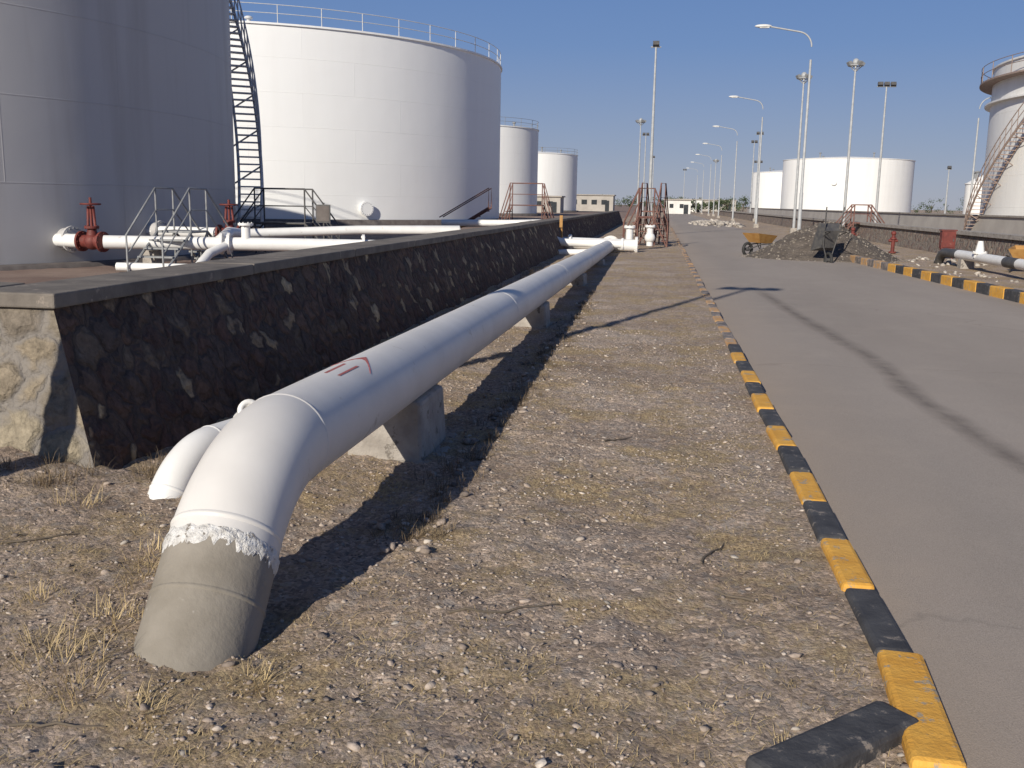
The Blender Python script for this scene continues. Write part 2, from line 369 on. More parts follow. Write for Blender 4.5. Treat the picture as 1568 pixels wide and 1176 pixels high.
def simple_wall(x,y0,y1,z,th,mats,name="bund_wall",zb=-.15,cap=.12):
    b=MB(); n=60; rows=5;vs=[];fs=[]
    for i in range(n+1):
        yv=y0+(y1-y0)*(i/n)**1.5
        for j in range(rows):
            s=j/(rows-1); vs.append((x+.22*s+.03*noise.noise((yv*2,s*4,3)),yv,zb+(z-zb-cap)*s))
    for i in range(n):
        for j in range(rows-1):
            a=i*rows+j; fs.append((a,a+1,a+rows+1,a+rows))
    b.add(vs,fs,0,True)
    b.box((x+.22+th/2-.06,(y0+y1)/2,z-cap/2),(th+.12,y1-y0,cap),1)
    b.box((x+.25+th/2,(y0+y1)/2,(zb+z-cap)/2),(th-.06,y1-y0-.02,z-cap-zb-.002),0)
    return b.obj(name,mats)
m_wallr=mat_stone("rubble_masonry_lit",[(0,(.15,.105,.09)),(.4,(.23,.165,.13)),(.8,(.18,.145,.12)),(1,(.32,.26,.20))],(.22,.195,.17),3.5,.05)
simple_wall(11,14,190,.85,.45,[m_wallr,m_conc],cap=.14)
simple_wall(19.5,30,230,1.35,.4,[m_bldg,m_conc],cap=.1)

# ---------------------------------------------------------------- pipes
r=.213; x0=-1.66
base=Vector((-1.615,3.19,0)); inc=R_(47); zc=.535
u=Vector((-.015,math.cos(inc),math.sin(inc))).normalized(); corner=base+u*(zc/u.z); 
end=Vector((x0,34.5,.18)); start=base-u*.45
arc=fillet(start,corner,end,.395,18)
b=MB()
legEnd=arc[0]
b.tube([start,base,base+(legEnd-base)*.45,legEnd-u*.02],r*1.004,48,1)
b.tube([legEnd-u*.03]+arc+[arc[-1]+(end-arc[-1])*.01],r,48,0,False)
d=(end-arc[-1])
b.tube([arc[-1]+d*.01]+[arc[-1]+d*t for t in (.05,.15,.3,.5,.75,1)],r,48,0,False)
def bead(p,t,rr,w=.008,mi=0):
    t=Vector(t).normalized(); p=Vector(p); b.lathe([(rr-.002,-w*1.6),(rr+.003,-w*.6),(rr+.004,0),(rr+.003,w*.6),(rr-.002,w*1.6)],p,48,mi,True,t)
bead(arc[0]+u*.07,u,r); bead(arc[-1],d,r); bead(base+u*.12,u,r*1.004,mi=1)
for s in (.2,.4,.6,.8): bead(arc[-1]+d*s,d,r,.005)
q=Vector((0,0,1)).rotation_difference(u); n=160; vs=[];fs=[]
for i in range(n):
    th=2*math.pi*i/n; c_,s_=math.cos(th),math.sin(th)
    lo=-.055+.045*noise.noise((c_*3,s_*3,1))+.03*noise.noise((c_*9,s_*9,4))+.02*noise.noise((c_*28,s_*28,4)); hi=.02+.02*noise.noise((c_*5,s_*5,8))
    for k in range(8):
        t=k/7; rr=r+.0015+.006*math.sin(math.pi*min(1,t*1.02))*(1+1.3*noise.noise((c_*16,s_*16,t*4)))
        vs.append(q@Vector((rr*c_,rr*s_,lo+(hi-lo)*t))+legEnd)
for i in range(n):
    for k in range(7):
        a=i*8+k;c2=((i+1)%n)*8+k; fs.append((a,c2,c2+1,a+1))
b.add(vs,fs,2,True)
dn=d.normalized(); side=Vector((1,0,0)); upv=side.cross(dn).normalized()
def onpipe(s,a,e=.0025):
    p=arc[-1]+dn*s; return p+(side*math.sin(a)+upv*math.cos(a))*(r+e)
for k in range(8):
    s0=.60+k*.04; s1=s0+.0402; aw=.40
    b.add([onpipe(s0,-aw*.5+.14),onpipe(s0,aw*.5+.14),onpipe(s1,aw*.5+.14),onpipe(s1,-aw*.5+.14)],[(0,1,2,3)],3)
for k in range(8):
    s0=.92+k*.034; s1=s0+.0341; w0=.55*(8-k)/8; w1=.55*(7-k)/8
    b.add([onpipe(s0,-w0+.14),onpipe(s0,w0+.14),onpipe(s1,w1+.14),onpipe(s1,-w1+.14)],[(0,1,2,3)],3)
b.flange(end+dn*.02,dn,.33,.06,0); b.flange(end+dn*.10,dn,.33,.06,0)
b.tube([end+dn*.1,end+dn*.9],r,32,0); b.flange(end+dn*.95,dn,.33,.08,0)
b.obj("fuel_pipeline",[m_pipe,m_sleeve,m_mastic,m_arrow])
b=MB(); r2=.108
s0=Vector((-2.62,4.66,-.25)); c0=Vector((-2.57,5.00,.19)); e0=Vector((-2.15,7.2,.15)); e1=Vector((-2.10,33.2,.02))
a2=fillet(s0,c0,e0,.24,12); a3=fillet(c0,e0,e1,.3,6)
b.tube([s0]+a2+a3+[a3[-1]+(e1-a3[-1])*t for t in(.1,.3,.6,1)],r2,28,0)
bead(a2[0],a2[0]-s0,r2); bead(a2[-1],e0-a2[-1],r2)
sp=Vector((-2.47,5.62,.29)); ax=Vector((.55,-.75,.38)).normalized()
b.tube([sp-ax*.2,sp+ax*.08],.045,18,0,False); b.lathe([(.036,.0),(.070,.0),(.070,.03),(.036,.03),(.036,-.1),(0,-.1)],sp+ax*.07,20,0,True,ax)
b.obj("drain_pipe",[m_pipe2])
for y in (5.85,12.7,19.6,26.6):
    zt=.535-.0114*(y-4.3)-.213+.05
    b=MB(); b.box((-1.66,y+.36,zt/2-.1),(.52,.70,zt+.2),0,Matrix.Rotation(random.uniform(-.07,.05),3,'Z'),taper=.9)
    b.box((-1.64,y+.40,-.05),(.66,.86,.05),0,Matrix.Rotation(.08,3,'Z'))
    b.obj("concrete_pipe_support",[m_conc],bevel=.025)
b=MB()
b.tube([(-4.6,34.15,.26),(-3.4,34.15,.26),(-.75,34.15,.22)],.20,24,0); b.flange((-.72,34.15,.22),(1,0,0),.30,.08); b.flange((-3.0,34.15,.26),(1,0,0),.29,.09)
b.tube(fillet((-4.2,32.9,.9),(-3.3,32.9,.32),(-1.3,32.9,.30),.3)+[(-1.15,32.9,.3)],.13,20,0); b.flange((-1.15,32.9,.3),(1,0,0),.21,.06)
b.tube([(-3.4,31.6,.0),(-3.0,31.6,.05),(-2.2,31.6,.08)],.1,18,0)
b.tube([(-1.0,35.2,.25),(-1.0,35.2,.8)],.13,18,0); b.flange((-1.0,35.2,.82),(0,0,1),.2,.08)
b.tube([(-.3,37.0,.1),(-.3,37.0,.8)],.12,18,0); b.flange((-.3,37.0,.82),(0,0,1),.19,.07); b.ball((-.3,37.0,.4),.2,0)
b.obj("pipe_header",[m_pipe2])
b=MB(); b.tube([(-3.2,33.4,-.1),(-3.25,33.4,1.1)],.035,10,0); b.box((-3.25,33.35,1.0),(.1,.1,.4),0); b.obj("marker_post",[m_orange])

def valve(loc,rad,axis,mats,h=1.0,name="gate_valve",rotz=0):
    b=MB(); ax=Vector(axis).normalized()
    b.ball((0,0,0),(rad*1.35,rad*1.35,rad*1.3),0,16,10)
    b.tube([-ax*rad*2,ax*rad*2],rad,20,0)
    for s in(-2,2): b.flange(ax*rad*s,ax,rad*1.6,.05,0)
    b.tube([(0,0,rad*.8),(0,0,rad*2.2)],[rad*.9,rad*.6],16,0); b.flange((0,0,rad*2.2),(0,0,1),rad*1.1,.05,0)
    b.tube([(0,0,rad*2.2),(0,0,h)],.03,10,0); b.tube([(.1,0,rad*2.2),(.07,0,h*.8),(-.07,0,h*.8),(-.1,0,rad*2.2)],.03,8,0)
    ring=[(.2*math.cos(t),.2*math.sin(t),h*.85) for t in np.linspace(0,2*math.pi,20,endpoint=False)]
    b.tube(ring,.02,8,0,closed=True)
    for t in(0,math.pi/2): b.tube([(.2*math.cos(t),.2*math.sin(t),h*.85),(-.2*math.cos(t),-.2*math.sin(t),h*.85)],.015,6,0)
    return b.obj(name,mats,loc,rotz=rotz)
valve((-12.25,20.1,.60),.14,(1,0,0),[m_dred],.95,rotz=-.2)
valve((-10.2,22.6,.75),.13,(1,0,0),[m_dred],.8)
b=MB()
b.tube([(-13.4,20.5,.60),(-12.52,20.15,.60)],.15,24,0)
b.tube([(-11.95,20.05,.60),(-8.5,21.2,.58),(-5.4,22.0,.56)]+fillet((-5.4,22,.56),(-4.9,22,.56),(-4.9,22,-.2),.25)+[(-4.9,22,-.2)],.145,24,0)
for x,y in((-9.6,20.83),(-9.45,20.88),(-6.6,21.69)): b.flange((x,y,.59),(1,.3,0),.24,.06)
b.tube([(-13.5,23.2,.75),(-10.5,22.7,.75)],.13,20,0)
b.tube([(-9.95,22.6,.75),(-7.5,24.2,.85),(-5,24.6,.9),(-4.8,24.6,.1)],.11,20,0)
b.tube([(-11.3,19.4,.12),(-9.5,19.6,.12)],.09,16,0)
b.tube([(-9.4,20.9,.6),(-9.6,20.2,.4),(-9.6,19.6,.12)],.10,16,0)
b.tube([(-9.9,22.5,.75),(-9.9,21.9,.8),(-9.7,20.9,.62)],.13,16,0)
b.tube([(-9.1,21,.6),(-9.1,21,1.0)],.1,16,0); b.flange((-9.1,21,1.02),(0,0,1),.17,.05)
for x,y in((-11,20.35),(-8,21.32),(-6,21.85)): b.box((x,y,.18),(.3,.4,.5),1,taper=.85)
b.obj("tank_feed_pipe",[m_pipe2,m_conc])

def stile(name,loc,rotz,top,run,h,w,mat,steps=5,rail=1.0,rr=.03,diag=True):
    b=MB()
    for s in(-1,1):
        yv=s*w/2
        b.tube([(-top/2-run,yv,0),(-top/2,yv,h),(top/2,yv,h),(top/2+run,yv,0)],rr*1.3,6,0,sm=False)
        b.tube([(-top/2-run,yv,0),(-top/2-run,yv,rail*.85),(-top/2,yv,h+rail),(top/2,yv,h+rail),(top/2+run,yv,rail*.85),(top/2+run,yv,0)],rr,8,0)
        b.tube([(-top/2-run,yv,rail*.42),(-top/2,yv,h+rail*.5),(top/2,yv,h+rail*.5),(top/2+run,yv,rail*.42)],rr*.7,6,0)
        for x in(-top/2,top/2): b.tube([(x,yv,0),(x,yv,h+rail)],rr,8,0)
        if diag: b.tube([(-top/2,yv,0),(top/2,yv,h)],rr*.7,6,0)
    b.box((0,0,h),(top,w,.05),0)
    for i in range(1,steps):
        t=i/steps
        for s in(-1,1): b.box((s*(top/2+run*(1-t)),0,h*t),(.24,w,.035),0)
    return b.obj(name,[mat],loc,rotz=rotz)
stile("stile_stairs",(-.50,39.3,-.02),0,.6,.55,1.15,.8,m_brown,5,1.1,.026)
stile("stile_stairs",(-.25,41.8,-.02),1.3,.7,.7,1.35,.8,m_brown,5,1.15,.028)
stile("stile_stairs",(-6.1,46,-.02),0,1.5,.5,1.5,.8,m_brown,5,1.0,.024,False)
b=MB()
for s in(0,.7):
    b.tube([(-9.6,43+s,0),(-7.4,43+s,1.35)],.05,6,0); b.tube([(-9.6,43+s,.9),(-7.4,43+s,2.2),(-7.4,43+s,1.3)],.025,6,0)
for i in range(6): b.box((-9.6+.4*i,43.35,.24*i),(.25,.7,.04),0)
b.obj("access_steps",[m_brown])
stile("stile_stairs",(-10.6,21.0,-.02),math.pi/2,.8,1.3,.85,.8,m_galv,5,.95,.022)
stile("stile_stairs",(-11.0,28.2,-.02),.05,1.5,.8,.9,.8,m_dark,4,1.0,.024,False)
b=MB(); b.tube([(0,0,0),(0,0,1.6)],.03,8,0); b.box((0,-.04,1.3),(.42,.03,.5),0); b.box((0,-.06,1.3),(.36,.012,.42),1); b.obj("notice_board",[m_dark,m_found],(-9.3,26.8,-.1))
b=MB()
for i,(p,q_) in enumerate([((-9.2,41,.3),(-7.2,41,.85)),((-8.6,39,.75),(-5.0,39,.8)),((-7.5,50,.6),(-4.4,50,.7))]):
    b.tube([p,q_],.06 if i<1 else .13,12,0 if i<1 else 1)
b.obj("pipe_rack",[m_orange,m_pipe2])

# ---------------------------------------------------------------- tanks
def tank(loc,R,H,mat,name="storage_tank",rail=True,girder=False,stair=None,seg=128,railmat=m_galv,nozzle=None,fh=.3):
    b=MB()
    b.lathe([(R+.45,-.1),(R+.40,fh),(R+.02,fh+.02)],seg=seg,mi=2)
    b.lathe([(R,fh),(R,H)],seg=seg,mi=0)
    b.lathe([(R,H-.10),(R+.09,H-.10),(R+.09,H),(R-.05,H+.01)],seg=seg,mi=0,sm=False)
    b.lathe([(R-.05,H+.005),(R*.5,H+.45),(.01,H+.8)],seg=seg,mi=0)
    if girder:
        b.lathe([(R,H-1.05),(R+.75,H-1.05),(R+.75,H-.95),(R,H-.95)],seg=seg,mi=3,sm=False)
        b.lathe([(R,H-2.3),(R+.35,H-2.3),(R+.35,H-2.2),(R,H-2.2)],seg=seg,mi=0,sm=False)
    rr=R+.70 if girder else R-.05; hb=H-.95 if girder else H
    if rail:
        n=int(2*math.pi*R/2.4)
        for i in range(n):
            t=2*math.pi*i/n; b.tube([(rr*math.cos(t),rr*math.sin(t),hb),(rr*math.cos(t),rr*math.sin(t),hb+.95)],.026,5,1)
        for z in(.5,.95): b.tube([(rr*math.cos(t),rr*math.sin(t),hb+z) for t in np.linspace(0,2*math.pi,96,endpoint=False)],.022,5,1,closed=True)
    if stair:
        a0,go,rise,n,w=stair
        mi=3
        def P(i,rad,dz): 
            a=a0+go*i; return (rad*math.cos(a),rad*math.sin(a),.3+rise*i+dz)
        for i in range(n):
            a=a0+go*i; b.box(P(i,R+.1+w/2,0),(w,.26,.045),mi,Matrix.Rotation(a,3,'Z'))
            if i%2==0: b.tube([P(i,R+.1+w,0),P(i,R+.1+w,1.05)],.022,5,mi)
            if i%5==0: b.tube([P(i,R,-.6),P(i,R+.1+w,-.05)],.03,5,mi)
        for rad,dz,t in((R+.1+w,-.04,.06),(R+.12,-.04,.05),(R+.1+w,1.05,.028),(R+.1+w,.55,.022)):
            b.tube([P(i,rad,dz) for i in range(n)],t,6,mi)
    for a in (.6,2.0,3.9,5.1):
        b.tube([(R*.7*math.cos(a),R*.7*math.sin(a),H+.1),(R*.7*math.cos(a),R*.7*math.sin(a),H+1.0)],.12,10,1); b.ball((R*.7*math.cos(a),R*.7*math.sin(a),H+1.05),(.25,.25,.12),1)
    if nozzle is not None:
        for a,z,rad in nozzle:
            c=Vector((R*math.cos(a),R*math.sin(a),z)); ax=Vector((math.cos(a),math.sin(a),0))
            b.tube([c,c+ax*.25],rad*.82,24,0); b.flange(c+ax*.28,ax,rad,.06,0,16,1)
    return b.obj(name,[mat,railmat,m_found,m_galvl if not girder else m_dusty],loc)
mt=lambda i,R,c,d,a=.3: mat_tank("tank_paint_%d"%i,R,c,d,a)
A=lambda deg:R_(deg)
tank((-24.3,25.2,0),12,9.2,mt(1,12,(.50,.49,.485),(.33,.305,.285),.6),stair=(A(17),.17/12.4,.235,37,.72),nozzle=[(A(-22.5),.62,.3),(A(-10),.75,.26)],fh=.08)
tank((-28.9,68.7,0),17.6,10.9,mt(2,17.6,(.85,.85,.84),(.72,.70,.67),.2),nozzle=[(A(-47),1.1,.42),(A(-70),.9,.3)],fh=.45,railmat=m_galvl)
tank((-23.3,122.8,0),8.2,10.4,mt(3,8.2,(.78,.78,.77),(.6,.58,.55)))
tank((-23.6,186,0),8.2,10.4,mt(4,8.2,(.78,.78,.77),(.6,.58,.55)))
tank((33.9,64,0),14,10.3,mt(5,14,(.80,.79,.76),(.54,.50,.46),.4),girder=True,stair=(A(170),.25/14.4,.225,44,.8),railmat=m_dusty)
tank((34,192,0),11.5,10.2,mt(6,11.5,(.80,.795,.78),(.6,.57,.54)),nozzle=[(A(250),6,.5)],rail=False)
tank((31.5,264,0),8.3,10.2,mt(7,8.3,(.79,.785,.77),(.6,.57,.54)),rail=False)
tank((31.0,103,0),1.5,4.2,mt(8,1.5,(.8,.79,.77),(.6,.57,.54)),name="water_tank",rail=False,seg=32)

# ---------------------------------------------------------------- lamps
def lamp(x,y,h=10,arm=-2.0,name="street_lamp"):
    b=MB(); b.box((0,0,.15),(.4,.4,.35),2)
    b.tube([(0,0,0),(0,0,2.4),(0,0,2.45),(0,0,h-1.2)],[.10,.09,.07,.055],12,0)
    pts=fillet((0,0,h-1.2),(0,0,h),(arm,0,h+.35),.6,8)+[(arm,0,h+.35)]
    b.tube(pts,.04,8,0)
    b.ball((arm-.35*(1 if arm<0 else -1),0,h+.38),(.42,.15,.09),1,14,8)
    b.box((arm-.3*(1 if arm<0 else -1),0,h+.32),(.45,.18,.06),1)
    return b.obj(name,[m_pole,m_lamp,m_conc],(x,y,-.1))
for (x,y) in ((7.0,51.5),(7.9,83.5),(8.2,114),(8.4,145),(8.5,176),(8.6,207),(8.6,240)): lamp(x,y)
lamp(21.6,74,9.2,1.4)
def flood(x,y,h,n=2,dark=True,ring=False,name="floodlight_pole"):
    b=MB(); b.box((0,0,.15),(.45,.45,.4),2)
    b.tube([(0,0,0),(0,0,h*.5),(0,0,h)],[.10,.08,.05],12,0)
    if ring:
        b.tube([(.42*math.cos(t),.42*math.sin(t),h) for t in np.linspace(0,2*math.pi,16,endpoint=False)],.03,6,0,closed=True)
        for k in range(4):
            t=k*math.pi/2+.4; b.tube([(0,0,h-.35),(.42*math.cos(t),.42*math.sin(t),h)],.025,5,0)
            b.box((.42*math.cos(t),.42*math.sin(t),h+.12),(.2,.26,.2),1,Matrix.Rotation(t,3,'Z')@Matrix.Rotation(.5,3,'Y'))
        b.ball((0,0,h+.2),(.2,.2,.22),0)
    else:
        w=.35*n; b.tube([(-w/2-.1,0,h),(w/2+.1,0,h)],.035,6,0)
        for k in range(n):
            xx=(k-(n-1)/2)*.42; b.box((xx,-.08,h+.16),(.34,.2,.24),1,Matrix.Rotation(-.5,3,'X')); b.box((xx,.06,h+.2),(.2,.14,.14),1)
    return b.obj(name,[m_pole,m_dark if dark else m_galv,m_conc],(x,y,-.1))
flood(-.55,56,10.1,1); flood(11,62,9.9,ring=True,dark=False); flood(8.9,68,9.9,ring=True,dark=False); flood(14.8,71.5,9.8,3)
flood(-2.2,102,9.8,ring=True,dark=False); flood(-1.9,118,9.6,2); flood(11.5,130,9.6,2); flood(11,118,9.8,2); flood(14,150,8,3); flood(27,100,5.5,1)
flood(9,170,9,ring=True,dark=False); flood(5,215,9,2); flood(-1.2,160,9,1)
flood(-4.0,3.2,9.0,3,name="floodlight_pole")

# ---------------------------------------------------------------- sand heap, rubble, barrows
HC=(5.55,34.6)
def heapz(x,y):
    th=math.atan2(y/2.0,x/2.55); t=math.hypot(x/2.55,y/2.0)
    t=min(1,t/(1+.14*noise.noise((math.cos(th)*1.5,math.sin(th)*1.5,2))))
    return 1.38*(1-t)**1.02*(1-.10*math.exp(-(t/.12)**2))+.16*noise.noise((x*1.4,y*1.4,0))*(1-t)*min(1,t*4+.3)+.05*noise.noise((x*5,y*5,0))+.03*noise.noise((x*12,y*12,0))-.03*t
b=MB(); n=110;rg=44; vs=[];fs=[]
for i in range(rg+1):
    t=i/rg
    for k in range(n):
        th=2*math.pi*k/n; f_=(1+.14*noise.noise((math.cos(th)*1.5,math.sin(th)*1.5,2)))
        x,y=2.55*t*f_*math.cos(th),2.0*t*f_*math.sin(th)
        vs.append((x,y,heapz(x,y)))
for i in range(rg):
    for k in range(n): fs.append((i*n+k,(i+1)*n+k,(i+1)*n+(k+1)%n,i*n+(k+1)%n))
b.add(vs,fs,0,True); b.obj("sand_heap",[m_sand],(HC[0],HC[1],-.09))
def ico():
    t=(1+5**.5)/2
    v=np.array([(-1,t,0),(1,t,0),(-1,-t,0),(1,-t,0),(0,-1,t),(0,1,t),(0,-1,-t),(0,1,-t),(t,0,-1),(t,0,1),(-t,0,-1),(-t,0,1)],float)
    v/=np.linalg.norm(v[0])
    f=np.array([(0,11,5),(0,5,1),(0,1,7),(0,7,10),(0,10,11),(1,5,9),(5,11,4),(11,10,2),(10,7,6),(7,1,8),(3,9,4),(3,4,2),(3,2,6),(3,6,8),(3,8,9),(4,9,5),(2,4,11),(6,2,10),(8,6,7),(9,8,1)])
    return v,f
IV,IF=ico()
def stones(name,P,S,mat,flat=.55,smooth=False):
    n=len(P); v=np.repeat(IV[None],n,0)*(1+rng.uniform(-.38,.32,(n,12,1)))
    v*=np.stack([rng.uniform(.7,1.4,n),rng.uniform(.55,1.0,n),rng.uniform(flat*.7,flat*1.3,n)],1)[:,None,:]
    a=rng.uniform(0,6.28,n); c,s=np.cos(a)[:,None],np.sin(a)[:,None]
    x=v[:,:,0]*c-v[:,:,1]*s; y=v[:,:,0]*s+v[:,:,1]*c; z=v[:,:,2]+.35*x*rng.uniform(-1,1,(n,1))
    v=np.stack([x,y,z],-1)*S[:,None,None]+P[:,None,:]
    F=(IF[None]+12*np.arange(n)[:,None,None]).reshape(-1,3)
    return np_obj(name,v.reshape(-1,3),F,[mat],smooth)
def rubble(name,cx,cy,rx,ry,n,smin,smax,mat=m_white,h=.25,z0=-.1):
    P=[];S=[]
    for i in range(n):
        a=random.uniform(0,6.28); t=random.random()**.6; P.append((cx+rx*t*math.cos(a),cy+ry*t*math.sin(a),z0+h*(1-t)*random.random())); S.append(random.uniform(smin,smax))
    stones(name,np.array(P),np.array(S),mat,.7)
rubble("rubble_heap",9.4,34.5,1.6,2.5,30,.05,.12,h=.08)
rubble("rubble_heap",8.2,28.0,.7,4.5,24,.03,.08,h=.04)
rubble("rubble_heap",5.2,95,2.4,14,120,.12,.32,h=.35)
rubble("rubble_heap",-.9,62,1.1,10,30,.06,.14,h=.08,z0=0)
P=[];S=[]
for i in range(700):
    a=random.uniform(0,6.28); t=random.random()**.55*1.12; x,y=2.5*t*math.cos(a),1.95*t*math.sin(a)
    P.append((HC[0]+x,HC[1]+y,-.09+max(0,heapz(x,y)))); S.append(random.uniform(.02,.06))
stones("heap_gravel",np.array(P),np.array(S),M("heap_stones",(.14,.12,.10),(.24,.21,.18),5,.95,0,island=.4),.7)
def barrow(name,loc,mat,rotz=0,tip=0,s=1.0):
    b=MB(); X=Matrix.Rotation(tip,3,'X')
    T=lambda p: X@(Vector(p)*s)
    bot=[(-.22,-.28,.38),(.22,-.28,.38),(.24,.3,.42),(-.24,.3,.42)]; top=[(-.36,-.42,.66),(.36,-.42,.66),(.38,.52,.74),(-.38,.52,.74)]
    inn=[(x*.94,y*.94,z+.002) for x,y,z in top]; ib=[(x*.94,y*.94,z+.02) for x,y,z in bot]
    vs=[T(p) for p in bot+top+inn+ib]
    b.add(vs,[(3,2,1,0),(0,1,5,4),(1,2,6,5),(2,3,7,6),(3,0,4,7),(4,5,9,8),(5,6,10,9),(6,7,11,10),(7,4,8,11),(8,9,13,12),(9,10,14,13),(10,11,15,14),(11,8,12,15),(12,13,14,15)],0)
    for q in(-1,1):
        b.tube([T((q*.06,.62,.2)),T((q*.2,.2,.36)),T((q*.27,-.4,.40)),T((q*.30,-1.0,.52))],.02*s,8,1)
        b.tube([T((q*.25,-.25,.40)),T((q*.28,-.38,0)),T((q*.25,-.1,.40))],.018*s,8,1)
    c=[T((0+0,.62+.2*math.cos(t),.2+.2*math.sin(t))) for t in np.linspace(0,6.283,20,endpoint=False)]
    b.tube(c,.05*s,8,2,closed=True); b.tube([T((-.07,.62,.2)),T((.07,.62,.2))],.06*s,10,1)
    return b.obj(name,[mat,m_dark,m_rubber],loc,rotz=rotz)
barrow("wheelbarrow",(5.45,31.7,-.1+.62),m_dark,.35,-1.25,1.0)
barrow("wheelbarrow",(3.65,36.4,-.1),m_orange,2.3,0,1.05)
barrow("wheelbarrow",(10.2,29.5,-.1),m_orange,-.5,0,1.0)
b=MB(); b.box((0,0,.68),(.46,.3,.6),0); b.box((0,-.165,.68),(.38,.02,.52),0); b.box((.15,-.185,.68),(.03,.02,.1),1)
for x in(-.2,.2): b.tube([(x,0,0),(x,0,.37)],.03,8,0)
b.box((0,0,1.01),(.52,.36,.04),0); b.obj("fire_hose_cabinet",[m_dred,m_dark],(10.0,36.4,-.1))
for p in((9.0,40),(8.6,46)):
    b=MB(); b.tube([(0,0,0),(0,0,.75)],.07,12,0); b.lathe([(.12,.55),(.12,.62),(.07,.62)],seg=12); b.ball((0,0,.78),(.1,.1,.09),0); b.tube([(-.17,0,.5),(.17,0,.5)],.05,10,0); b.flange((0,0,.05),(0,0,1),.14,.05); b.obj("fire_hydrant",[m_dred],(p[0],p[1],-.1))
b=MB(); pts=fillet((9.0,33.9,-.5),(9.0,33.2,.28),(9.2,16,.28),.35)
b.tube([(9.0,33.9,-.4)]+pts[:],.14,20,1); b.tube([pts[-1],(9.05,31.6,.28)],.14,20,1,False); b.tube([(9.05,31.6,.28),(9.08,27.5,.28)],.14,20,0); b.tube([(9.08,27.5,.28),(9.1,26.6,.28)],.142,20,1); b.tube([(9.1,26.6,.28),(9.2,14,.28)],.14,20,0)
b.tube([(9.06,29.7,.28),(9.06,29.7,.75)],[.16,.07],16,0); b.flange((9.06,29.7,.42),(0,0,1),.2,.05)
for y in(31,25,19): b.box((9.1,y,.02),(.4,.35,.3),2,taper=.9)
b.obj("water_pipe",[m_pipe2,m_dark,m_conc])
stile("stile_stairs",(11.2,58,-.1),0,.9,.8,.9,.9,m_brown,5,1.0,.035)
stile("stile_stairs",(12.4,29.3,-.1),math.pi/2,.9,.7,1.1,.8,m_brown,5,1.0,.03)

# ---------------------------------------------------------------- far buildings and trees
def building(name,loc,w,d,h,mat,nwin=3,rotz=0):
    b=MB(); b.box((0,0,h/2),(w,d,h),0); b.box((0,0,h+.12),(w+.5,d+.5,.22),1)
    for i in range(nwin):
        x=-w/2+w*(i+.7)/(nwin+.6); b.box((x,-d/2-.01,h*.58),(w*.09+.3,.06,h*.3),2)
    b.box((w/2-w*.08-.5,-d/2-.012,h*.35),(.9,.06,h*.68),2)
    return b.obj(name,[mat,m_conc,m_glass],loc,rotz=rotz)
building("white_building",(3.6,205,-.1),5.2,5,2.7,m_bld,2)
building("concrete_building",(-15,222,0),10,8,3.4,m_bldg,4)
building("concrete_building",(-20,170,0),7,6,2.6,m_bldg,3)
building("white_building",(7.5,255,0),6,6,3.0,m_bld,2)
building("concrete_building",(14,300,0),16,8,3.2,m_bldg,6)
b=MB()
trees=[(9,250,3.4),(13,262,3.2),(17,258,3.8),(6,330,4),(-4,340,4),(-10,350,4.4),(22,330,4.6),(28,345,4.6),(2,350,4),(45,340,5),(54,350,5),(64,360,5),(-18,330,4.4),(75,340,5),(90,350,5),(105,350,5)]
for tx,ty,th in trees:
    b.tube([(tx,ty,-.1),(tx+.2,ty,th*.35),(tx,ty+.1,th*.6)],[.22,.15,.08],7,1)
    for q_ in range(4):
        a=random.uniform(0,6.28); b.tube([(tx,ty,th*.35),(tx+th*.25*math.cos(a),ty+th*.25*math.sin(a),th*.7)],[.1,.03],5,1)
    for c_ in range(18):
        cx,cy,cz=tx+random.gauss(0,th*.5),ty+random.gauss(0,th*.4),th*random.uniform(.2,.95); cr_=th*random.uniform(.1,.2)
        for j in range(40):
            p=Vector((random.gauss(0,1),random.gauss(0,1),random.gauss(0,.8)))*cr_*.7+Vector((cx,cy,cz)); s=random.uniform(.12,.26)
            d1=Vector((random.gauss(0,1),random.gauss(0,1),random.gauss(0,1))).normalized()*s; d2=d1.orthogonal().normalized()*s*.7
            b.add([p-d1,p+d2,p+d1,p-d2],[(0,1,2,3)],0)
b.obj("distant_trees",[m_leaf,m_bark])

# ---------------------------------------------------------------- gravel / grass near camera
def ok(x,y):
    if x>.82: return False
    if x<-2.96 and y>4.82: return False
    return True
P=[];S=[]
while len(P)<19000:
    y=1.7+11*random.random()**1.6; x=random.uniform(max(-4.4,-1.2-.75*y),.82)
    if not ok(x,y): continue
    d_=noise.noise((x*1.1,y*1.1,11))
    if d_<0 and random.random()<.7: continue
    s=random.choice((.003,.0045,.006,.008,.009))*random.uniform(.7,1.35)*(1+y*.03)
    if random.random()<.025: s=random.uniform(.012,.026)
    P.append((x,y,hfun(x,y)+s*.05)); S.append(s)
for i in range(260):
    y=4.2+12*random.random()**1.2; P.append((-1.12+random.gauss(0,.10),y,hfun(-1.12,y)+.005)); S.append(random.uniform(.012,.035))
stones("gravel",np.array(P),np.array(S),m_stones,.5)
P=[];S=[]
while len(P)<110:
    y=2+12*random.random()**1.3; x=random.uniform(-3.5,.8)
    if not ok(x,y): continue
    s=random.uniform(.008,.022); P.append((x,y,hfun(x,y)+s*.1)); S.append(s)
stones("pale_pebbles",np.array(P),np.array(S),m_white,.5)

